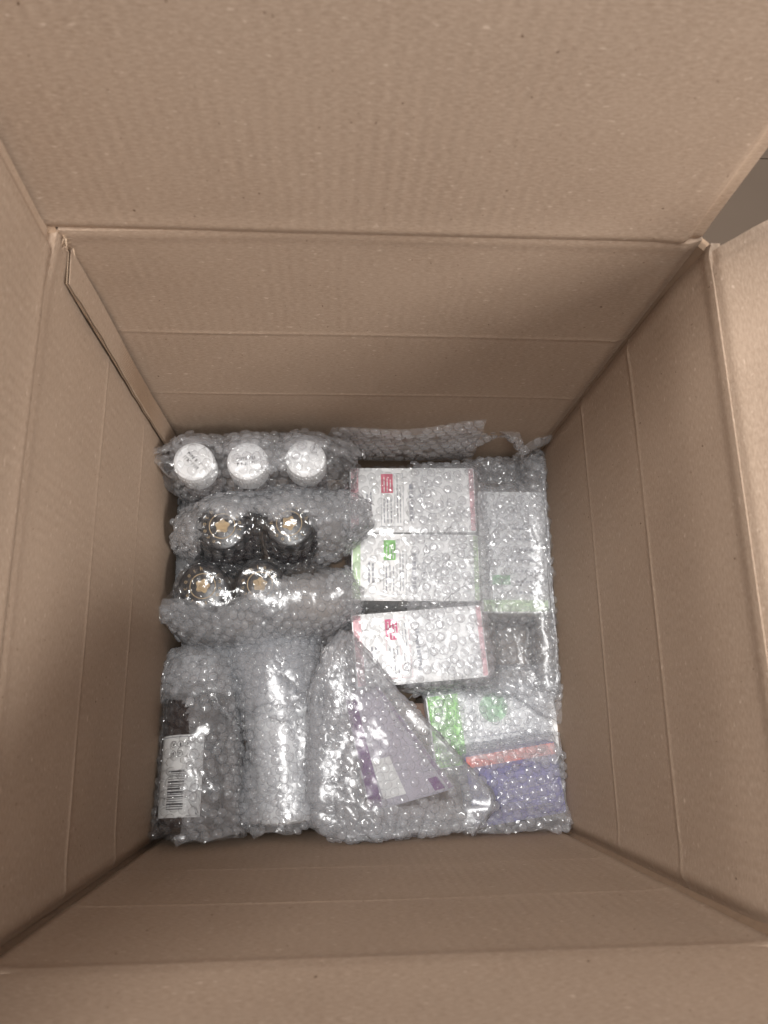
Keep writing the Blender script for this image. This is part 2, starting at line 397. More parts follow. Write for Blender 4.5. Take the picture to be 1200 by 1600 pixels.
# ------------------------------------------------------------------ soft-sheet solver (film under its own weight over solid things)
class Box_:
    def __init__(s, c, R, half): s.c = np.array(c, float); s.R = R; s.h = np.array(half, float)
    def push(s, P, m):
        q = (P - s.c) @ s.R; h = s.h; cl = np.clip(q, -h, h); d = q - cl; L = np.linalg.norm(d, axis=-1)
        out = (L > 1e-9) & (L < m); q2 = q.copy()
        q2[out] = cl[out] + d[out] / L[out][:, None] * m
        ins = L <= 1e-9
        if ins.any():
            qi = q[ins]; gap = (h + m) - np.abs(qi); gap[:, 2] *= .6; k = gap.argmin(1); r = np.arange(len(qi)); sg = np.where(qi[r, k] >= 0, 1, -1)
            qi[r, k] = sg * (h[k] + m); q2[ins] = qi
        return q2 @ s.R.T + s.c
class Cyl_:
    def __init__(s, a, axis, r, h): s.a = np.array(a, float); s.x = np.array(axis, float) / np.linalg.norm(axis); s.r = r; s.hh = h
    def push(s, P, m):
        v = P - s.a; t = v @ s.x; rad = v - t[:, None] * s.x; rr = np.linalg.norm(rad, axis=1) + 1e-12; u = rad / rr[:, None]
        cr = np.minimum(rr, s.r); ct = np.clip(t, 0, s.hh); dr = rr - cr; dt = t - ct; L = np.hypot(dr, dt)
        out = (L > 1e-9) & (L < m); r2, t2 = rr.copy(), t.copy()
        r2[out] = cr[out] + dr[out] / L[out] * m; t2[out] = ct[out] + dt[out] / L[out] * m
        ins = L <= 1e-9
        if ins.any():
            g1 = s.r + m - rr; g2 = s.hh + m - t; g3 = t + m
            side = ins & (g1 <= np.minimum(g2, g3)); top = ins & ~side & (g2 <= g3); bot = ins & ~side & ~top
            r2[side] = s.r + m; t2[top] = s.hh + m; t2[bot] = -m
        return s.a + t2[:, None] * s.x + r2[:, None] * u
def relax(P, closed=False, solids=(), n=120, grav=.0004, m=.002, slack=.03, seed=0, comp=.15, bend=.015, lump=.0035, pin=None, wall_gap=.005, jitter=.0012, shrink=1.0, up_only=False):
    """position-based film: edges may not stretch, hardly mind being compressed, so spare length buckles into creases"""
    r = np.random.default_rng(seed); P = P.copy(); P0 = P.copy()
    def edges(P, kind):
        if kind == 'u': return P[1:] - P[:-1]
        if kind == 'v': return (np.roll(P, -1, 1) - P) if closed else P[:, 1:] - P[:, :-1]
        Q = np.roll(P, -1, 1) if closed else P[:, 1:]; B = P if closed else P[:, :-1]
        return (Q[1:] - B[:-1]) if kind == 'd' else (B[1:] - Q[:-1])
    rest = {k: np.linalg.norm(edges(P, k), axis=-1) for k in 'uvde'}
    for k in rest:
        f = 1 + slack * r.uniform(-.3, 1.5, rest[k].shape); rest[k] = rest[k] * f * shrink
    P += r.normal(0, jitter, P.shape)
    if lump:                                                                 # soft uneven bulges a few centimetres wide
        for _ in range(14):
            k = r.normal(0, 1, 3); k = k / np.linalg.norm(k) * r.uniform(90, 260); dr = r.normal(0, 1, 3); dr[2] = abs(dr[2])
            P += lump * .30 * np.sin(P0 @ k + r.uniform(0, 6.3))[..., None] * dr
    for it in range(n):
        P[..., 2] -= grav
        for k, wgt in (('u', .46), ('v', .46), ('d', .22), ('e', .22)):
            E = edges(P, k); L = np.linalg.norm(E, axis=-1) + 1e-9; df = L - rest[k]; df = np.where(df > 0, df, df * comp)
            c = E * (df / L * wgt * .5)[..., None]
            D = np.zeros_like(P)
            if k == 'u': D[:-1] += c; D[1:] -= c
            elif k == 'v':
                if closed: D += c; D -= np.roll(c, 1, 1)
                else: D[:, :-1] += c; D[:, 1:] -= c
            elif k == 'd':
                if closed: D[:-1] += c; D[1:] -= np.roll(c, 1, 1)
                else: D[:-1, :-1] += c; D[1:, 1:] -= c
            else:
                if closed: D[1:] += c; D[:-1] -= np.roll(c, 1, 1)
                else: D[1:, :-1] += c; D[:-1, 1:] -= c
            P += D
        if bend:
            A = np.zeros_like(P); A[1:-1] += (P[2:] + P[:-2]) * .5 - P[1:-1]
            if closed: A += (np.roll(P, 1, 1) + np.roll(P, -1, 1)) * .5 - P
            else: A[:, 1:-1] += (P[:, 2:] + P[:, :-2]) * .5 - P[:, 1:-1]
            P += A * bend
        f = P.reshape(-1, 3)
        for s in solids: f = s.push(f, m)
        f[:, 0] = np.clip(f[:, 0], wall_gap, W - wall_gap); f[:, 1] = np.clip(f[:, 1], wall_gap, Lb - .003 - wall_gap); f[:, 2] = np.maximum(f[:, 2], .002)
        P = f.reshape(P.shape)
        if pin is not None: P[pin] = P0[pin]
    return P
# one bubble: rings of (radius, height)
PITCH = .0089
def dome_template(seg=12):
    prof = [(1.02, -.02), (1, .12), (.97, .36), (.88, .62), (.70, .84), (.42, .96)]; V = []; Fc = []
    for i, (r, h) in enumerate(prof):
        for k in range(seg): a = 2 * math.pi * (k + .5 * (i % 2)) / seg; V.append((r * math.cos(a), r * math.sin(a), h))
    for i in range(len(prof) - 1):
        for k in range(seg): k2 = (k + 1) % seg; Fc.append((i * seg + k, i * seg + k2, (i + 1) * seg + k2, (i + 1) * seg + k))
    V.append((0, 0, 1)); t = len(V) - 1; b = (len(prof) - 1) * seg
    for k in range(0, seg, 2): Fc.append((b + k, b + (k + 1) % seg, b + (k + 2) % seg, t))
    return np.array(V), np.array(Fc)
DV, DF = dome_template()
def upsample(P, closed):
    def up(A, ax, per):
        A = np.moveaxis(A, ax, 0); n = len(A)
        if per: m1, p1, p2 = np.roll(A, 1, 0), np.roll(A, -1, 0), np.roll(A, -2, 0); mid = (-m1 + 9 * A + 9 * p1 - p2) / 16; out = np.empty((2 * n,) + A.shape[1:]); out[0::2] = A; out[1::2] = mid
        else:
            X = np.concatenate([2 * A[:1] - A[1:2], A, 2 * A[-1:] - A[-2:-1]]); mid = (-X[:-3] + 9 * X[1:-2] + 9 * X[2:-1] - X[3:]) / 16
            out = np.empty((2 * n - 1,) + A.shape[1:]); out[0::2] = A; out[1::2] = mid
        return np.moveaxis(out, 0, ax)
    return up(up(P, 0, False), 1, closed)
def wrap(P, parent, du, dv, closed=False, flip=None, seed=0, height=.0029, min_nz=-.15, mask=None, bubbles=True, angle=0., burst=.04, clear=False, pitch=PITCH, face_to=None, crinkle=.0003):
    """P[nu, nv, 3]: settled sheet, du and dv its spacing when flat. Adds film and bubbles to `parent`."""
    r = np.random.default_rng(seed); nu, nv = P.shape[:2]
    if flip is None:
        nn = np.cross(np.gradient(P, axis=0), np.gradient(P, axis=1))
        out = P - P.mean(1, keepdims=True) if closed else np.broadcast_to(np.array(face_to or (0, 0, 1.)), P.shape)
        flip = bool((nn * out)[1:-1, 1:-1].sum() < 0)
    F2 = upsample(P, closed); a, b = F2.shape[:2]; I = np.arange(a * b).reshape(a, b)
    J = np.concatenate([I, I[:, :1]], 1) if closed else I
    Fq = np.stack([J[:-1, :-1].ravel(), J[1:, :-1].ravel(), J[1:, 1:].ravel(), J[:-1, 1:].ravel()], 1)
    if flip: Fq = Fq[:, ::-1]
    n2 = np.cross(np.gradient(F2, axis=0), (np.roll(F2, -1, 1) - np.roll(F2, 1, 1)) / 2 if closed else np.gradient(F2, axis=1)); n2 /= np.linalg.norm(n2, axis=-1, keepdims=True) + 1e-9
    F2 = F2 + n2 * r.normal(0, crinkle, (a, b, 1))                              # fine crinkle
    if mask is not None: Fq = Fq[mask(F2.reshape(-1, 3)[Fq].mean(1))]
    if closed:                                                                  # the underside, pressed on what lies below, is left open
        fn = n2.reshape(-1, 3)[Fq].mean(1) * (-1 if flip else 1); Fq = Fq[(fn[:, 2] > -.45) & (F2.reshape(-1, 3)[Fq[:, 0]][:, 2] > .035)]
    np_mesh('film', F2.reshape(-1, 3), Fq, 'film' + ('', '_clear', '_mid')[int(clear)], parent)
    if not bubbles: return
    LU = (nu - 1) * du; LV = (nv if closed else nv - 1) * dv
    pts = []; row = 0; R = math.hypot(LU, LV)
    ca, sa = math.cos(angle), math.sin(angle)
    y = -R
    while y < R:
        x = -R + (pitch / 2 if row % 2 else 0)
        while x < R:
            uu, vv = ca * x - sa * y + LU / 2, sa * x + ca * y + LV / 2
            if pitch * .45 < uu < LU - pitch * .45 and (0 <= vv < LV if closed else pitch * .45 < vv < LV - pitch * .45): pts.append((uu / du, vv / dv))
            x += pitch
        y += pitch * .866; row += 1
    pts = np.array(pts); i = np.clip(pts[:, 0].astype(int), 0, nu - 2); fu = pts[:, 0] - i
    j = pts[:, 1].astype(int); fv = pts[:, 1] - j
    if closed: j %= nv; j2 = (j + 1) % nv
    else: j = np.clip(j, 0, nv - 2); j2 = j + 1; fv = pts[:, 1] - j
    # tangents smoothed over the neighbouring cells
    TU = np.gradient(P, axis=0) / du
    TV = ((np.roll(P, -1, 1) - np.roll(P, 1, 1)) / 2 if closed else np.gradient(P, axis=1)) / dv
    def smp(A): return (A[i, j] * ((1 - fu) * (1 - fv))[:, None] + A[i + 1, j] * (fu * (1 - fv))[:, None] + A[i, j2] * ((1 - fu) * fv)[:, None] + A[i + 1, j2] * (fu * fv)[:, None])
    c, tu, tv = smp(P), smp(TU), smp(TV)
    nrm = np.cross(tu, tv) * (-1 if flip else 1); ln = np.linalg.norm(nrm, axis=1); lu = np.linalg.norm(tu, axis=1); lv = np.linalg.norm(tv, axis=1)
    ok = (ln > .25) & (lu > .35) & (lv > .35) & (r.random(len(c)) > burst)
    nrm = nrm / (ln[:, None] + 1e-9); ok &= (nrm[:, 2] > min_nz) & (c[:, 2] > .05)
    if mask is not None: ok &= mask(c)
    c, tu, tv, nrm, lu, lv = [q[ok] for q in (c, tu, tv, nrm, lu, lv)]
    # drop those that a fold has squeezed into a neighbour
    keep = []; cells = {}; cs = pitch * .72
    for k, p in enumerate(c):
        key = tuple((p // cs).astype(int)); bad = False
        for dx in (-1, 0, 1):
            for dy in (-1, 0, 1):
                for dz in (-1, 0, 1):
                    for q in cells.get((key[0] + dx, key[1] + dy, key[2] + dz), ()):
                        if np.dot(c[q] - p, c[q] - p) < cs * cs and np.dot(nrm[q], nrm[k]) > .3: bad = True
        if not bad: keep.append(k); cells.setdefault(key, []).append(k)
    k = np.array(keep, int); c, tu, tv, nrm, lu, lv = [q[k] for q in (c, tu, tv, nrm, lu, lv)]; n = len(k)
    tu = tu / lu[:, None]; tv = tv - tu * (tu * tv).sum(1)[:, None]; tv = tv / (np.linalg.norm(tv, axis=1)[:, None] + 1e-9)
    rad = pitch * .492 * r.uniform(.94, 1.03, n)
    su = rad * np.clip(lu, .75, 1.06); sv = rad * np.clip(lv, .75, 1.06)
    hh = height * np.clip(r.normal(.92, .16, n), .35, 1.2)
    tilt = r.normal(0, .15, (n, 2)); flat = np.clip(r.normal(.84, .13, n), .5, 1.0)          # pressed, leaning domes
    X, Y, Z = DV[:, 0], DV[:, 1], DV[:, 2]
    Zc = np.minimum(Z[None], flat[:, None] + .06 * Z[None])
    lob = 1 + r.uniform(0, .09, n)[:, None] * np.cos(np.arctan2(Y, X)[None] * 3 + r.uniform(0, 6.3, n)[:, None])
    px = X[None] * lob * su[:, None]; py = Y[None] * lob * sv[:, None]
    th = np.arctan2(Y, X)[None]; Zc = Zc * (1 + r.uniform(0, .16, n)[:, None] * np.cos(2 * th + r.uniform(0, 6.3, n)[:, None]) * np.hypot(X, Y)[None] ** 2 * (Z[None] > .3)) + r.normal(0, .035, (n, len(X))) * (Z[None] > .3)
    pz = hh[:, None] * (Zc + (tilt[:, :1] * X[None] + tilt[:, 1:] * Y[None]) * np.maximum(Z, 0)[None])
    V = c[:, None] + px[..., None] * tu[:, None] + py[..., None] * tv[:, None] + pz[..., None] * nrm[:, None]
    Fq = (DF[None] + (np.arange(n) * len(DV))[:, None, None]).reshape(-1, 4)
    o = np_mesh('bubbles', V.reshape(-1, 3), Fq, 'bubble' + ('', '_clear', '_mid')[int(clear)], parent); o['kind'] = 'stuff'
    return n
def sheet(corners, cell=.0055):
    """flat grid over four corners (u: 0->1 first to second edge)"""
    A, B, C, D = [np.array(q, float) for q in corners]           # A-B is u at v=0, D-C at v=1
    lu = (np.linalg.norm(B - A) + np.linalg.norm(C - D)) / 2; lv = (np.linalg.norm(D - A) + np.linalg.norm(C - B)) / 2
    nu, nv = int(lu / cell) + 2, int(lv / cell) + 2
    u = np.linspace(0, 1, nu)[:, None, None]; v = np.linspace(0, 1, nv)[None, :, None]
    P = A * (1 - u) * (1 - v) + B * u * (1 - v) + C * u * v + D * (1 - u) * v
    return P, lu / (nu - 1), lv / (nv - 1)
def tube(stations, cell=.0055, e=2.6):
    """closed pouch: stations (centre, side vector, up vector, down vector); even spacing along and around"""
    S = [[np.array(x, float) for x in s] for s in stations]; c = np.array([s[0] for s in S])
    L = np.concatenate([[0], np.cumsum(np.linalg.norm(np.diff(c, axis=0), axis=1))]); nu = int(L[-1] / cell) + 2; t = np.linspace(0, L[-1], nu)
    def interp(k):
        A = np.array([s[k] for s in S]); return np.stack([np.interp(t, L, A[:, d]) for d in range(3)], 1)
    C, A, U, D = [interp(k) for k in range(4)]
    for _ in range(2):
        for q in (A, U, D): q[1:-1] = (q[:-2] + 2 * q[1:-1] + q[2:]) / 4
    th = np.linspace(0, 2 * math.pi, 721)
    rows = []; per = []
    for i in range(nu):
        cs, sn = np.cos(th), np.sin(th); a = np.sign(cs) * np.abs(cs) ** (2 / e); b = np.sign(sn) * np.abs(sn) ** (2 / e)
        Q = C[i] + a[:, None] * A[i] + np.where(b > 0, b, 0)[:, None] * U[i] + np.where(b < 0, -b, 0)[:, None] * D[i]
        l = np.concatenate([[0], np.cumsum(np.linalg.norm(np.diff(Q, axis=0), axis=1))]); rows.append((Q, l)); per.append(l[-1])
    nv = int(np.median(per) / cell); nv += nv % 2
    P = np.array([np.stack([np.interp(np.arange(nv) / nv * l[-1], l, Q[:, d]) for d in range(3)], 1) for Q, l in rows])
    return P, L[-1] / (nu - 1), float(np.median(per)) / nv
def shell(P, off):
    """the settled sheet moved outwards by off (a second turn of film)"""
    n = np.cross(np.gradient(P, axis=0), (np.roll(P, -1, 1) - np.roll(P, 1, 1))); n /= np.linalg.norm(n, axis=-1, keepdims=True) + 1e-9
    if ((P - P.mean(1, keepdims=True)) * n).sum() < 0: n = -n
    Q = P + n * off
    Q[..., 0] = np.clip(Q[..., 0], .001, W - .002); Q[..., 1] = np.clip(Q[..., 1], .003, Lb - .006)
    return Q
def px_of(c):
    """where points stand in the photograph, to cut a sheet along an edge seen there"""
    q = (c - CAM) @ CR; return 600 + F_PX * q[:, 0] / -q[:, 2], 800 - F_PX * q[:, 1] / -q[:, 2]
def wrap_thing(label, loc): return empty('bubble_wrap', loc, label, 'bubble wrap')
# ------------------------------------------------------------------ bottles standing at the back
def code_lines(f, parent, rot, seed):
    """two rows of stamped date code, too small to read"""
    rn = random.Random(seed); V = []; Fc = []
    for dy in (.0024, -.0026):
        x = -.0095
        while x < .009:
            l = rn.uniform(.0011, .0021)
            for (x0, y0, x1, y1) in ((x, dy - .0017, x + .0005, dy + .0017), (x, dy + rn.choice((-.0016, 0, .0012)), x + l, dy + .0016)):
                n = len(V)
                for (a, b) in ((x0, y0), (x1, y0), (x1, y1), (x0, y1)): V.append(f.p(a * math.cos(rot) - b * math.sin(rot), a * math.sin(rot) + b * math.cos(rot)))
                Fc.append((n, n + 1, n + 2, n + 3))
            x += l + rn.choice((.0006, .0006, .0022))
    mesh_obj('date_code', V, Fc, 'ink', parent)
BOT_A = [(.036, .350, .203), (.087, .350, .205), (.143, .353, .205)]
lab_a = ['amber bottle with white cap bearing a slanted date code, in the corner of the box', 'amber bottle with white cap bearing a two-line date code, middle of three', 'amber bottle with plain white cap, beside the rose-labelled carton']
solA = []
for k, (x, y, zt) in enumerate(BOT_A):
    b = empty('bottle', (x, y, 0), lab_a[k], 'bottle', 'white-capped bottles')
    lathe('body', [(.017, .003), (.020, .005), (.021, .012), (.021, .130), (.0200, .145), (.0165, .156), (.0155, .160), (.0155, zt - .028)], (x, y, 0), (0, 0, 1), 'amber', b)
    cap = lathe('cap', [(.0190, zt - .032), (.0193, zt - .030), (.0193, zt - .004), (.0186, zt - .0015), (.0170, zt - .0004), (.0155, zt), (.0150, zt - .0005), (.001, zt - .0005)], (x, y, 0), (0, 0, 1), 'white_cap', b, 48)
    bm = bmesh.new()
    for i in range(40):                                                      # grip ribs round the cap
        a = 2 * math.pi * i / 40; bmesh.ops.create_cube(bm, size=1, matrix=Matrix.Translation((x + .0193 * math.cos(a), y + .0193 * math.sin(a), zt - .018)) @ Matrix.Rotation(a, 4, 'Z') @ Matrix.Diagonal((.0009, .0012, .022, 1)))
    bm_obj('grip_ribs', bm, 'white_cap', cap)
    if k < 2: code_lines(Face((x, y, 0), np.eye(3), (0, 0, zt - .0004)), cap, (-.75, .12)[k], k)
    solA += [Cyl_((x, y, 0), (0, 0, 1), .021, .15), Cyl_((x, y, .15), (0, 0, 1), .0195, zt - .15)]
def emblem_bottle(x, y, zt, label, rot, rb, rc=.0235):
    b = empty('bottle', (x, y, 0), label, 'bottle', 'black-capped bottles')
    lathe('body', [(.9 * rb, .002), (.97 * rb, .006), (rb, .012), (rb, zt - .06), (rb - .001, zt - .045), (.020, zt - .034), (.020, zt - .026)], (x, y, 0), (0, 0, 1), 'brown_glass', b)
    cap = lathe('cap', [(rc - .0004, zt - .030), (rc, zt - .028), (rc, zt - .003), (rc - .001, zt - .0008), (rc - .003, zt), (.001, zt)], (x, y, 0), (0, 0, 1), 'black_cap', b, 48)
    f = Face((x, y, 0), frame(rot), (0, 0, zt))
    f.poly('gold_ring', ring(.0118, .0126), 'gold', cap)
    star = []
    for k in range(40): a = k * math.pi / 20; r = .0064 * (1 + .15 * math.cos(5 * a)); star.append((r * math.cos(a), r * math.sin(a)))
    f.poly('gold_flower', [star], 'gold', cap)
    V = []; Fc = []; txt = 'incooth'
    for i, ch in enumerate(txt * 2):
        a = math.radians(250) - i * 2 * math.pi / 15.5; g, gf = glyphs(ch, .0058); n = len(V)
        for gx, gy in g:
            rr = .0172 + gy; t = a - gx / .0172; V.append(f.p(rr * math.cos(t), rr * math.sin(t)))
        Fc += [tuple(q + n for q in h) for h in gf]
    mesh_obj('lettering', V, Fc, 'gold', cap)
    return [Cyl_((x, y, 0), (0, 0, 1), rb, zt - .045), Cyl_((x, y, zt - .045), (0, 0, 1), rc, .045)]
solB = emblem_bottle(.063, .291, .183, 'dark bottle whose black cap has a gold flower, second row, near the cardboard wall', .3, .030) + emblem_bottle(.127, .294, .183, 'dark bottle whose black cap has a gold flower, second row, near the cartons', 1.2, .030)
solC = emblem_bottle(.043, .237, .158, 'dark bottle whose black cap shows gold curved lettering, third row, near the cardboard wall', 2.6, .0262) + emblem_bottle(.098, .239, .156, 'dark bottle whose black cap is half hidden by film, third row', .2, .0262)
# ------------------------------------------------------------------ cartons
def carton(label, c, R, half, cat='carton', material='carton'):
    o = empty('carton', (c[0], c[1], c[2] - half[2]), label, cat)
    slab('body', c, R, half, material, o)
    return o, Face(c, R, half), Box_(c, R, half)
solG = []
def white_carton(label, c, yaw, half, main, edge, seed, framed='grey_ink'):
    R = frame(yaw); o, f, s = carton(label, c, R, half); solG.append(s); hx, hy, _ = half; rnd = random.Random(seed)
    f.quads('colour_edge', [(-hx + .0012, -hy + .0012, -hx + .009, hy - .0012)], edge, o); f.quads('colour_edge', [(hx - .006, -hy + .0012, hx - .0012, hy - .0012)], edge, o)
    x = -hx + .033
    f.quads('colour_label', [(x, hy - .028, x + .0125, hy - .007)], main, o)
    f.quads('label_lines', text_rows(x + .0015, hy - .0265, x + .0115, hy - .0085, 3, fill=.34, rnd=rnd), 'label', o, 2)
    f.quads('small_print', text_rows(x + .001, -hy + .010, x + .012, hy - .031, 3, fill=.3, rnd=rnd) + text_rows(x + .0155, -hy + .010, x + .0215, hy - .008, 2, fill=.3, rnd=rnd) + text_rows(-hx + .016, -hy + .018, -hx + .024, hy - .026, 2, fill=.4, rnd=rnd), 'grey_ink', o)
    fx0, fx1, fy0, fy1 = x - .0004, x + .0235, -hy + .006, hy - .0065; t = .00035
    f.quads('frame_line', [(fx0, fy0, fx0 + t, hy - .029), (fx1 - t, fy0, fx1, fy1), (fx0, fy0, fx1, fy0 + t), (x + .0135, fy1 - t, fx1, fy1), (x + .0135, fy0, x + .0135 + t, fy1)], framed, o)
    f.quads('side_lettering', text_rows(x + .029, -hy + .012, x + .034, hy - .012, 1, fill=.8, rnd=rnd), 'grey_ink', o)
    f.poly('round_emblem', ring(.0150, .0154, c=(.022, 0)) + ring(.0098, .0101, c=(.022, 0)), 'grey_ink', o)
    return o
white_carton('white carton with rose label, by the back of the column of three', (.2535, .3325, .0665), .005, (.0665, .0352, .0665), 'rose', 'pale_pink', 1)
white_carton('white carton with green label, middle of the column of three', (.2550, .2605, .0660), -.012, (.0665, .0350, .0660), 'green', 'pale_green', 2)
white_carton('white carton with bright pink label, set askew in front of the green-labelled one', (.2570, .1800, .0665), .075, (.0665, .0360, .0665), 'pink', 'pale_pink', 3, 'pale_pink')
o, f, s = carton('white carton with small green mark, standing between the column and the cardboard wall', (.3600, .2790, .0620), frame(-.01), (.0360, .0655, .0620)); solG.append(s)
f.quads('green_mark', [(-.024, -.036, -.005, -.026)], 'teal_green', o)
f.quads('small_print', text_rows(-.0, -.050, .028, .03, 7, True, .22, random.Random(4)), 'grey_ink', o)
f.quads('colour_edge', [(-.034, -.064, .034, -.052)], 'pale_green', o)
# ------------------------------------------------------------------ lower layer
lower = []
def low(label, c, yaw, half, m):
    o, f, s = carton(label, c, frame(yaw), half, 'carton', m); lower.append(s); return o, f
low('plain brown carton under the lying brown bottle', (.055, .088, .036), .02, (.046, .080, .036), 'brown_carton')
low('plain brown carton under the white bottle, glimpsed beside the pointed pouch', (.152, .100, .040), -.03, (.044, .092, .040), 'brown_carton')
low('black carton standing against the cardboard wall behind the bottles', (.018, .290, .055), 0, (.012, .070, .055), 'black_carton')
low('dark brown carton under the purple pack', (.235, .066, .038), .03, (.038, .058, .038), 'brown_carton')
# ------------------------------------------------------------------ green and blue cartons in the corner
p = at(772, 1131, .104); Rg = frame(.12); hg = (.066, .036, .050)
o, f, s = carton('white carton with bright green band and round green emblem, in front of the column', (p[0], p[1], .054), Rg, hg); sol_green = s
f.quads('green_band', [(-hg[0] + .0015, -hg[1] + .001, -hg[0] + .033, hg[1] - .001)], 'bright_green', o)
g, gf = glyphs('ALL', .0145); mesh_obj('band_lettering', [f.p(-hg[0] + .012 - gy, .018 + gx, 2) for gx, gy in g], [tuple(q) for q in gf], 'label', o)
f.poly('round_emblem', [[(.002 + .0145 * math.cos(a), .016 + .0145 * math.sin(a)) for a in np.linspace(0, 6.2832, 28, endpoint=False)]], 'teal_green', o)
f.quads('small_print', text_rows(-.026, -.030, .058, -.008, 4, True, .2, random.Random(8)), 'grey_ink', o)
p = at(806, 1226, .120); Rb = frame(.14, .10, 0); hb = (.046, .034, .030)
cb = np.array(p) - Rb @ np.array([0, 0, hb[2]])
o, f, s = carton('violet-blue carton with coral stripe, in the corner beside the purple pack', cb, Rb, hb); sol_blue = s
for ch in list(o.children): ch.data.materials[0] = M['blue']
f.quads('coral_stripe', [(-hb[0] + .001, hb[1] - .0115, hb[0] - .001, hb[1] - .0006)], 'coral', o)
f.quads('lilac_panel', [(-.018, -hb[1] + .004, hb[0] - .004, hb[1] - .022)], 'lilac', o)
f.quads('small_print', text_rows(-.012, -.026, .038, .006, 5, True, .2, random.Random(9)), 'lavender', o, 2)
# ------------------------------------------------------------------ lying amber bottle with barcode label
def lying_bottle():
    base = np.array([.035, .010, .126]); head = np.array([.034, .166, .104]); ax = head - base; L = np.linalg.norm(ax); ax /= L; r = .0285
    o = empty('bottle', (base[0], base[1], base[2] - r), 'brown bottle lying on its side, white label with barcode', 'bottle')
    lathe('body', [(.020, .001), (r - .002, .003), (r, .010), (r, .112), (r - .004, .124), (.016, .134), (.0135, .138), (.0135, .142)], base, ax, 'brown_glass', o)
    cap = lathe('cap', [(.0165, .138), (.0172, .139), (.0172, .160), (.0160, .163), (.001, .163)], base, ax, 'white_cap', o, 40)
    up = np.array([0, 0, 1.]) - ax * ax[2]; up /= np.linalg.norm(up); sd = np.cross(ax, up)      # sd points right (+x)
    def cyl(t, a, k=1): return base + ax * t + (r + .00025 * k) * (up * math.cos(a) + sd * math.sin(a))
    t0, t1, a0, a1 = .012, .085, -1.30, .50
    def patch(nm, rects, m, par, k):
        V = []; Fc = []
        for (ta, tb, aa, ab) in rects:
            ns = max(1, int(abs(ab - aa) / .12))
            for i in range(ns + 1):
                a = aa + (ab - aa) * i / ns; V += [cyl(ta, a, k), cyl(tb, a, k)]
            n = len(V) - 2 * (ns + 1)
            for i in range(ns): Fc.append((n + 2 * i, n + 2 * i + 2, n + 2 * i + 3, n + 2 * i + 1))
        return mesh_obj(nm, V, Fc, m, par, True)
    lb = patch('label', [(t0, t1, a0, a1)], 'label', o, 1)
    rn = random.Random(3); rects = []; t = .019
    while t < .052:
        wd = rn.choice((.0006, .0008, .0012, .0017)); rects.append((t, t + wd, -.66, -.06)); t += wd + rn.choice((.0006, .0009, .0013))
    patch('barcode', rects, 'ink', lb, 2)
    patch('label_edge', [(t1 - .0022, t1 - .0015, a0 + .05, a1 - .1)], 'grey_ink', lb, 2)
    V = []; Fc = []
    for (ct, ca, kind) in ((.0765, -.52, 0), (.0765, -.27, 1), (.0765, -.02, 2), (.0680, -.52, 1), (.0680, -.27, 2)):
        shapes = ring(.0026, .0030, 18)
        if kind == 0: shapes += [[(-.0016, .0012), (-.0010, .0014), (0, -.0004), (.0010, .0014), (.0016, .0012), (.0004, -.0016), (-.0004, -.0016)]]
        if kind == 1: shapes += [[(-.0006, -.0018), (.0006, -.0018), (.0009, .0002), (.0002, .0018), (-.0008, .0004)]]
        if kind == 2: shapes += [[(-.0017, -.0013), (-.0013, -.0017), (.0017, .0013), (.0013, .0017)], [(-.0012, .0009), (0, .0016), (.0002, .0011), (-.0008, .0005)]]
        for s in shapes:
            n = len(V); V += [cyl(ct + y, ca + x / r, 2) for x, y in s]; Fc.append(tuple(range(n, n + len(s))))
    mesh_obj('care_symbols', V, Fc, 'ink', lb)
    return Cyl_(base, ax, r, .13), Cyl_(base, ax, .0172, .163)
solD = list(lying_bottle())
# ------------------------------------------------------------------ white bottle lying beside it
def white_bottle():
    base = np.array(at(449, 1287, .120)); base[2] = .118; head = np.array(at(432, 1000, .125)); head[2] = .104
    ax = (head - base) / np.linalg.norm(head - base)
    o = empty('bottle', (base[0], base[1], .08), 'white plastic bottle with smoky cap, lying beside the barcode bottle', 'bottle')
    lathe('body', [(.020, 0), (.0250, .002), (.0265, .007), (.0265, .100), (.0255, .108), (.0235, .111)], base, ax, 'white_tube', o, 48)
    lathe('cap', [(.0238, .112), (.0242, .113), (.0242, .160), (.0225, .164), (.001, .165)], base, ax, 'clear_cap', o, 48)
    lathe('shrink_band', [(.0268, .092), (.0268, .096)], base, ax, 'label', o, 48)
    return [Cyl_(base, ax, .0265, .165)]
solE = white_bottle()
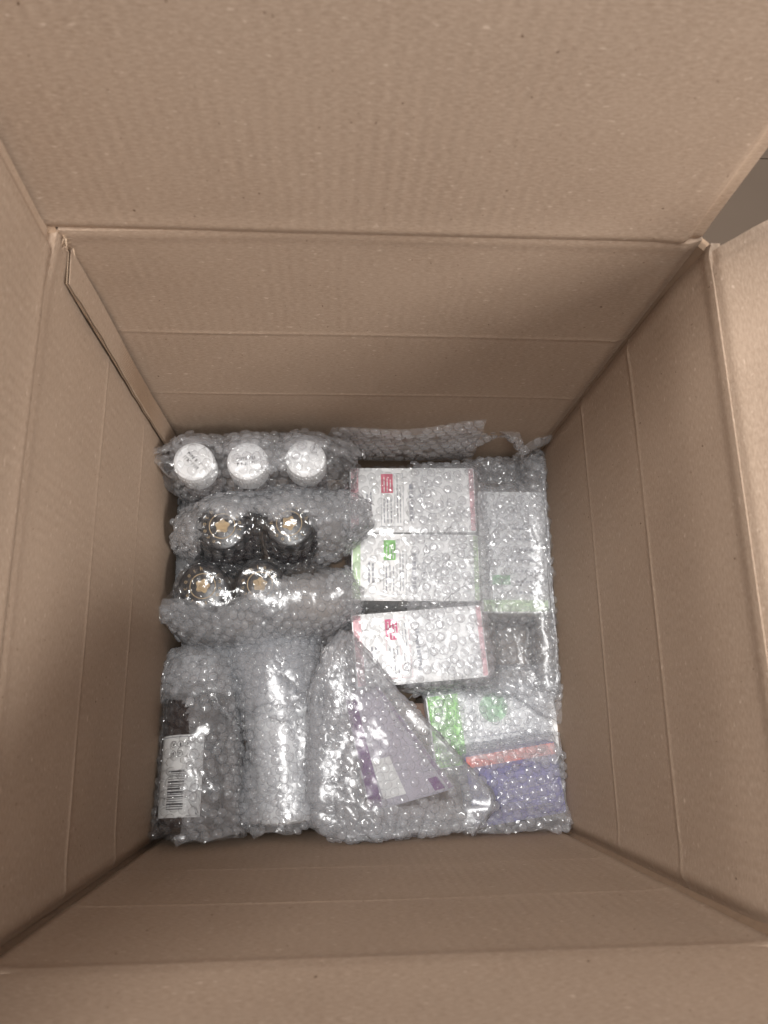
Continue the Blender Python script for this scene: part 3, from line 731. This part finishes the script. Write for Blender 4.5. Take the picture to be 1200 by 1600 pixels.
# ------------------------------------------------------------------ purple-edged wedge pack
def purple_pack():
    q = [at(x, y, z) for x, y, z in ((536, 1082, .140), (590, 1070, .140), (712, 1232, .124), (578, 1270, .124))]
    c = sum(q) / 4; o = empty('wedge_pack', (c[0], c[1], .09), 'lavender wedge-shaped pack with dark purple edges and a pale panel, under the pointed pouch', 'carton')
    bm = bmesh.new(); dz = np.array([0, 0, -.045])
    v = [bm.verts.new(x) for x in q + [x + dz for x in q]]
    for fc in ((0, 1, 2, 3), (7, 6, 5, 4), (0, 4, 5, 1), (1, 5, 6, 2), (2, 6, 7, 3), (3, 7, 4, 0)): bm.faces.new([v[i] for i in fc])
    bmesh.ops.recalc_face_normals(bm, faces=bm.faces[:]); bmesh.ops.bevel(bm, geom=bm.edges[:], offset=.0012, segments=2, affect='EDGES')
    bm_obj('body', bm, 'lavender', o)
    n = np.cross(q[1] - q[0], q[3] - q[0]); n /= np.linalg.norm(n); n *= np.sign(n[2])
    def P(u, v, k=1): return (q[0] * (1 - u) * (1 - v) + q[1] * u * (1 - v) + q[2] * u * v + q[3] * (1 - u) * v) + n * .0003 * k
    def pt(nm, rects, m, k=1):
        V = []; Fc = []
        for (u0, v0, u1, v1) in rects:
            nn = len(V); V += [P(u0, v0, k), P(u1, v0, k), P(u1, v1, k), P(u0, v1, k)]; Fc.append((nn, nn + 1, nn + 2, nn + 3))
        mesh_obj(nm, V, Fc, m, o)
    V = [P(.02, .02), P(.30, .02), P(.155, .98), P(.012, .98), P(.88, .02), P(.98, .02), P(.985, .98), P(.935, .98), P(.2, .93), P(.9, .93), P(.9, .98), P(.2, .98)]
    mesh_obj('purple_edge', V, [(0, 1, 2, 3), (4, 5, 6, 7)], 'purple', o)
    pt('pale_panel', [(.19, .60, .46, .93)], 'label'); pt('purple_corner', [(.78, .86, .90, .97)], 'purple', 2)
    M_ = np.array([q[1] - q[0], q[3] - q[0]]); e1 = (q[2] - q[3]); e1 /= np.linalg.norm(e1); e2 = np.cross(n / np.linalg.norm(n), e1)
    cen = c + np.array([0, 0, -.0225])
    qs = np.array([[np.dot(x - c, e1), np.dot(x - c, e2)] for x in q])
    return Box_(cen + e1 * .004, np.stack([e1, e2, n / np.linalg.norm(n)], 1), (.040, .058, .0225))
solF = [purple_pack()]
STAGE_ITEMS = True
# ------------------------------------------------------------------ bubble wrap
# 1 round the three white-capped bottles
wA = wrap_thing('bubble wrap pouch round three white-capped bottles, against the back wall', (.09, .35, 0))
def lens(x0, x1, yc0, yc1, side, zt, zb, e0=(.15, .045), e1=(.15, .045), tip=.003, peak=.5, n=9):
    st = []
    for k in range(n):
        t = k / (n - 1); b = max(0, 1 - abs(2 * t - 1) ** 2.4) ** .62; y = yc0 + (yc1 - yc0) * t
        e = e0 if t < .5 else e1
        top = e[0] + e[1] + (zt - e[0] - e[1]) * min(1, b * 1.5); bot = (e[0] - e[1]) + (zb - e[0] + e[1]) * min(1, b * 1.4); cz = (top + bot) / 2
        st.append(((x0 + (x1 - x0) * t, y, cz), (0, -(tip + (side - tip) * b), 0), (0, 0, top - cz), (0, 0, bot - cz)))
    return st
P, du, dv = tube(lens(.001, .197, .347, .354, .033, .211, .006, (.192, .026), (.170, .028)))
PA = relax(P, True, solA, 45, grav=.00006, slack=.06, jitter=.002, wall_gap=.001, seed=1)
wrap(PA, wA, du, dv, True, clear=2, seed=1, angle=.05)
wrap(shell(PA, .0045), wA, du, dv, True, seed=21, angle=.35, mask=lambda c: (px_of(c)[1] < 712 - 22 * np.sin(px_of(c)[0] / 38)) & (c[:, 2] > .14), burst=.05)
wrap(shell(PA, .0085), wA, du, dv, True, seed=51, angle=.7, mask=lambda c: (px_of(c)[1] < 700 - 12 * np.cos(px_of(c)[0] / 60)) & (c[:, 2] > .15), burst=.05, clear=2)
# 2 round the first pair of black-capped bottles
wB = wrap_thing('bubble wrap pouch round two black-capped bottles, second row', (.1, .29, 0))
P, du, dv = tube(lens(.012, .204, .291, .308, .035, .188, .006, (.135, .030), (.150, .020)))
PB = relax(P, True, solB + solG[:2], 45, grav=.00006, slack=.07, jitter=.002, seed=2)
wrap(PB, wB, du, dv, True, clear=True, seed=2, angle=.25)
wrap(shell(PB, .004), wB, du, dv, True, seed=22, angle=.5, mask=lambda c: ((px_of(c)[1] < 808 + 7 * np.sin(px_of(c)[0] / 11)) | (px_of(c)[0] > 492 + 8 * np.sin(px_of(c)[1] / 12)) | (px_of(c)[0] < 312)) & (c[:, 2] > .115), bubbles=False)
wrap(shell(PB, .008), wB, du, dv, True, seed=52, angle=.1, mask=lambda c: ((px_of(c)[1] < 802 + 7 * np.sin(px_of(c)[0] / 11)) | (px_of(c)[0] > 497) | (px_of(c)[0] < 306)) & (c[:, 2] > .115), burst=.05)
# 3 round the second pair
wC = wrap_thing('bubble wrap pouch round two black-capped bottles, its front folded over, third row', (.1, .23, 0))
P, du, dv = tube(lens(.004, .192, .226, .232, .042, .162, .006, (.125, .030), (.115, .040), tip=.010))
PC = relax(P, True, solC + lower[2:3], 45, grav=.00006, slack=.06, jitter=.002, seed=3)
wrap(PC, wC, du, dv, True, clear=True, seed=3, angle=.1)
def cfront(c):
    x, y = px_of(c); return (y > 940 - np.clip(x - 330, 0, 300) * .30 + 6 * np.sin(x / 25)) & (c[:, 2] > .07)
wrap(shell(PC, .005), wC, du, dv, True, seed=23, angle=.4, mask=cfront, bubbles=False)
wrap(shell(PC, .010), wC, du, dv, True, seed=43, angle=.9, mask=lambda c: cfront(c + np.array([0, .006, 0])), burst=.08)
# 4 round the lying amber bottle
wD = wrap_thing('bubble wrap sleeve round the lying brown bottle with barcode label', (.05, .09, .075))
def ylens(pts): return [((x, y, z), (s, 0, 0), (0, 0, u), (0, 0, -d)) for x, y, z, s, u, d in pts]
P, du, dv = tube(ylens([(.046, .006, .148, .042, .022, .030), (.044, .018, .132, .040, .032, .034), (.043, .06, .118, .0365, .034, .032), (.041, .10, .112, .0365, .034, .032), (.040, .14, .110, .036, .030, .030), (.042, .166, .106, .036, .024, .02), (.044, .180, .104, .032, .012, .010)]), e=2.3)
PD = relax(P, True, solD + lower[:1], 45, grav=.00006, slack=.05, seed=4)
wrap(PD, wD, du, dv, True, clear=True, seed=4, angle=.03, burst=.02, height=.0042)
def dright(c):
    x, y = px_of(c); return (x > 300 - (y - 1060) * .085 + 5 * np.sin(y / 18)) & (c[:, 2] > .09)
wrap(shell(PD, .0045), wD, du, dv, True, seed=24, angle=.5, mask=dright, burst=.3)
wrap(shell(PD, .0055), wD, du, dv, True, seed=25, angle=.5, mask=lambda c: (px_of(c)[1] < 1096 + 5 * np.sin(px_of(c)[0] / 9)) & (px_of(c)[0] <= 300) & (c[:, 2] > .09), burst=.1)
wrap(shell(PD, .0075), wD, du, dv, True, seed=54, angle=.9, mask=lambda c: (px_of(c)[1] < 1082) & (c[:, 2] > .10), burst=.3)
# 5 round the white bottle
wE = wrap_thing('bubble wrap sleeve round the white plastic bottle', (.13, .1, .08))
c1, c2, c3 = at(452, 1305, .10), at(451, 1150, .115), at(433, 996, .115)
P, du, dv = tube(ylens([(c1[0], .006, .134, .042, .014, .022), (c1[0], .018, .122, .041, .026, .028), (c2[0], .055, .114, .039, .031, .029), (c2[0], c2[1], .110, .038, .031, .029), (c3[0], .16, .112, .038, .030, .028), (c3[0], c3[1] - .005, .110, .037, .026, .024), (c3[0], c3[1] + .008, .108, .034, .012, .012)]), e=2.4)
PE = relax(P, True, solE + lower[1:2], 45, grav=.00006, slack=.05, seed=5)
wrap(PE, wE, du, dv, True, seed=5, angle=.0)
wrap(shell(PE, .0045), wE, du, dv, True, seed=26, angle=.45, mask=lambda c: (c[:, 2] > .085) & (px_of(c)[1] < 1283), burst=.06)
wrap(shell(PE, .0075), wE, du, dv, True, seed=46, angle=.8, mask=lambda c: (c[:, 2] > .09) & (px_of(c)[1] < 1105 + 8 * np.sin(px_of(c)[0] / 14)), burst=.06)
# 6 pointed pouch over the purple pack
wF = wrap_thing('pointed bubble wrap pouch over the purple wedge pack, in front of the cartons', (.23, .07, .09))
a = [at(541, 989, .150), at(572, 1026, .152), at(603, 1063, .152), at(690, 1155, .150), at(776, 1248, .146), at(738, 1304, .148)]       # its folded edge
b = [at(537, 991, .148), at(515, 1035, .146), at(492, 1082, .140), at(496, 1190, .134), at(500, 1288, .138), at(600, 1321, .152)]       # the other edge
st = []
for k, (p, q) in enumerate(zip(a, b)):
    c = (p + q) / 2; st.append((c, (p - q) / 2 + 1e-5, (0, 0, (.001, .004, .008, .013, .014, .004)[k]), (0, 0, -(.001, .006, .014, .024, .022, .006)[k])))
P, du, dv = tube(st, e=1.5)
fpin = np.zeros(P.shape[:2], bool); fpin[:, 0] = True; fpin[0] = True
PF = relax(P, True, solF + solE + [sol_green, sol_blue, solG[2]] + lower[3:4], 40, grav=.00002, slack=.03, seed=6, bend=.004, lump=.002, wall_gap=.006, pin=fpin)
wrap(PF, wF, du, dv, True, clear=2, seed=6, angle=.75, min_nz=-.1, burst=.03)
def fleft(c):
    x, y = px_of(c); return ((x < 548 + (y - 1080) * .14) | (y > 1255 + 6 * np.sin(x / 16))) & (c[:, 2] > .08)
wrap(shell(PF, .003), wF, du, dv, True, seed=27, angle=.2, mask=lambda c: (c[:, 2] > .08) & ~((px_of(c)[0] > 535 + .1 * (px_of(c)[1] - 1090)) & (px_of(c)[1] > 1085 - .3 * (px_of(c)[0] - 545)) & (px_of(c)[1] < 1262) & (px_of(c)[0] < 592 + .72 * (px_of(c)[1] - 1090))), burst=.05, min_nz=-.1)
wrap(shell(PF, .003), wF, du, dv, True, seed=38, angle=.9, clear=2, mask=lambda c: (c[:, 2] > .10) & (px_of(c)[0] > 530) & (px_of(c)[1] > 1060), bubbles=False)
wrap(shell(PF, .0052), wF, du, dv, True, seed=37, angle=.5, mask=fleft, burst=.06, min_nz=-.1)
wrap(shell(PF, .006), wF, du, dv, True, seed=47, angle=.2, mask=lambda c: (px_of(c)[1] < 1088 - .35 * (px_of(c)[0] - 560)) & (c[:, 2] > .08), burst=.05, clear=2)
# 7 over the column of white cartons
wG = wrap_thing('large bubble wrap sheet over the column of white cartons', (.29, .26, .06))
stuff = [Box_((.362, .372, .052), np.eye(3), (.03, .012, .052)), Box_((.362, .175, .050), np.eye(3), (.030, .035, .050)), Box_((.29, .13, .045), np.eye(3), (.06, .01, .045)), Box_((.390, .250, .063), np.eye(3), (.006, .130, .063))]
P, du, dv = sheet(((.160, .104, .145), (.435, .104, .145), (.435, .405, .145), (.160, .405, .145)))
P[..., 0] = np.clip(P[..., 0], .15, .44)
def fold_down(P, x1, y0, y1, z):
    """bend the margins of a flat sheet down along the edges of what it covers"""
    Q = P.copy(); ex = np.clip(P[..., 0] - x1, 0, 1); Q[..., 0] = np.minimum(P[..., 0], x1 + .002); Q[..., 2] = z - ex
    lx = np.clip(.183 - P[..., 0], 0, 1); Q[..., 0] = np.maximum(Q[..., 0], .182); Q[..., 2] -= lx
    e0 = np.clip(y0 - P[..., 1], 0, 1); Q[..., 1] = np.maximum(Q[..., 1], y0 - .002); Q[..., 2] -= e0
    e1 = np.clip(P[..., 1] - y1, 0, 1); Q[..., 1] = np.minimum(Q[..., 1], y1 + .002); Q[..., 2] -= e1
    return Q
Q = fold_down(P, .395, .138, .378, .139)
PG = relax(Q, False, solG + stuff, 110, grav=.0005, slack=.035, seed=7, m=.0015, wall_gap=.0035)
wrap(PG, wG, du, dv, clear=True, seed=7, angle=.02, burst=.02, height=.0030, mask=lambda c: px_of(c)[0] > 540)
def over(c):
    x, y = px_of(c); return x > 640 + 3 * np.sin(y / 22) - 0.02 * (y - 900)
PG2 = relax(Q + np.array([0, 0, .006]), False, solG + stuff, 100, grav=.0005, slack=.07, seed=8, m=.0058, wall_gap=.0035, jitter=.002)
wrap(PG2, wG, du, dv, seed=8, angle=.4, mask=over, burst=.04)
PG3 = relax(Q + np.array([0, 0, .010]), False, solG + stuff, 80, grav=.0005, slack=.05, seed=9, m=.0095, wall_gap=.0035, jitter=.002)
wrap(PG3, wG, du, dv, seed=9, angle=.8, mask=lambda c: over(c) & (px_of(c)[0] > 735 + 8 * np.sin(px_of(c)[1] / 30)), burst=.04, clear=2)
# rolled margin standing up at its far corner
def ribbon(path, hgt, parent, seed, lean=(0, 0, 1)):
    path = np.array(path, float); L = np.concatenate([[0], np.cumsum(np.linalg.norm(np.diff(path, axis=0), axis=1))])
    n = int(L[-1] / .004) + 2; t = np.linspace(0, L[-1], n); C = np.stack([np.interp(t, L, path[:, d]) for d in range(3)], 1)
    for _ in range(6): C[1:-1] = (C[:-2] + 2 * C[1:-1] + C[2:]) / 4
    m = int(hgt / .004) + 2; v = np.linspace(0, 1, m)
    r = np.random.default_rng(seed); Q = C[:, None] + v[None, :, None] * hgt * np.array(lean, float)
    Q = Q + np.stack([.0015 * np.sin(9 * v[None] + t[:, None] * 150), .0025 * np.sin(5 * v[None] + t[:, None] * 110), .0015 * np.sin(t[:, None] * 130 + v[None])], -1)
    wrap(Q, parent, L[-1] / (n - 1), hgt / (m - 1), seed=seed, face_to=(0, -1, .6), height=.003)
ribbon([at(690, 706, .137), at(735, 696, .145), at(775, 684, .152), at(802, 690, .152), at(812, 708, .144), at(816, 722, .138)], .020, wG, 31, (0, .25, 1))
ribbon([at(800, 722, .138), at(830, 706, .142), at(862, 684, .150)], .016, wG, 32, (0, .4, .9))
# 8 over the green-banded carton
wH = wrap_thing('bubble wrap over the green-banded carton, bulging at the cardboard wall', (.33, .13, .05))
q = [at(652, 1062, .112), at(884, 1052, .118), at(872, 1192, .108), at(690, 1205, .108)]
P, du, dv = sheet((q[3], q[2], q[1], q[0])); P[..., 2] += .008
PH = relax(P, False, [sol_green, solG[2], sol_blue], 70, grav=.0004, slack=.06, seed=10, m=.002)
wrap(PH, wH, du, dv, seed=10, angle=.3, burst=.03)
wrap(relax(P + np.array([0, 0, .006]), False, [sol_green, solG[2], sol_blue], 70, grav=.0004, slack=.07, seed=12, m=.007), wH, du, dv, seed=28, angle=.1, burst=.06)
st = [(at(640, 1072, .104), (0, -.010, 0), (0, 0, .006), (0, 0, -.02)), (at(720, 1066, .110), (0, -.013, 0), (0, 0, .010), (0, 0, -.03)), (at(800, 1064, .116), (0, -.016, 0), (0, 0, .012), (0, 0, -.03)), (at(862, 1080, .122), (0, -.024, 0), (0, 0, .012), (0, 0, -.03)), (at(888, 1092, .128), (0, -.022, 0), (0, 0, .008), (0, 0, -.02))]
P, du, dv = tube(st); P = relax(P, True, [solG[2]], 40, grav=.0001, slack=.05, seed=13, wall_gap=.002); wrap(P, wH, du, dv, True, seed=29, angle=.2)
# 9 over the blue carton
corner_fill = Box_((.345, .010, .066), frame(0), (.052, .007, .066))
wI = wrap_thing('bubble wrap over the violet-blue carton, in the front corner', (.35, .04, .06))
q = [at(728, 1180, .114), at(876, 1158, .118), at(910, 1309, .146), at(735, 1309, .142)]
P, du, dv = sheet((q[3], q[2], q[1], q[0])); P[..., 2] += .006
PI = relax(P, False, [sol_blue, sol_green, corner_fill], 70, grav=.0003, slack=.06, seed=14, m=.002, wall_gap=.003)
wrap(PI, wI, du, dv, clear=True, seed=14, angle=.15, burst=.03)
wrap(relax(P + np.array([0, 0, .005]), False, [sol_blue, sol_green, corner_fill], 70, grav=.0003, slack=.07, seed=15, m=.0065, wall_gap=.003), wI, du, dv, seed=30, angle=.5, burst=.05)
# 10 spare piece standing against the back wall
wJ = wrap_thing('flat spare piece of bubble wrap standing against the back wall', (.25, .388, .1))
P, du, dv = sheet(((.150, .386, .110), (.322, .387, .110), (.3180, .389, .219), (.168, .388, .202)), .006)
P[..., 1] += -.004 + .003 * np.sin(P[..., 0] * 45) * np.clip((P[..., 2] - .1) / .1, 0, 1) + .0015 * np.sin(P[..., 2] * 120)
wrap(P, wJ, du, dv, seed=16, face_to=(0, -1, 0), angle=0, height=.0026, pitch=.0108)
# 11 film over the lower layer
for k, (s, lb) in enumerate(((lower[0], 'bubble wrap over the brown carton, glimpsed behind the lying brown bottle'), (lower[1], 'bubble wrap over the brown carton, glimpsed between the white bottle and the pointed pouch'), (lower[2], 'film of bubble wrap over the black carton against the cardboard wall'))):
    wl = wrap_thing(lb, (s.c[0], s.c[1], s.c[2] + s.h[2]))
    hx, hy = s.h[0] + .008, s.h[1] + .012; z = s.c[2] + s.h[2] + .006
    P, du, dv = sheet(((s.c[0] - hx, s.c[1] - hy, z), (s.c[0] + hx, s.c[1] - hy, z), (s.c[0] + hx, s.c[1] + hy, z), (s.c[0] - hx, s.c[1] + hy, z)), .007)
    wrap(relax(P, False, [s], 50, grav=.0006, slack=.05, seed=50 + k), wl, du, dv, seed=60 + k, angle=.3, burst=.25)
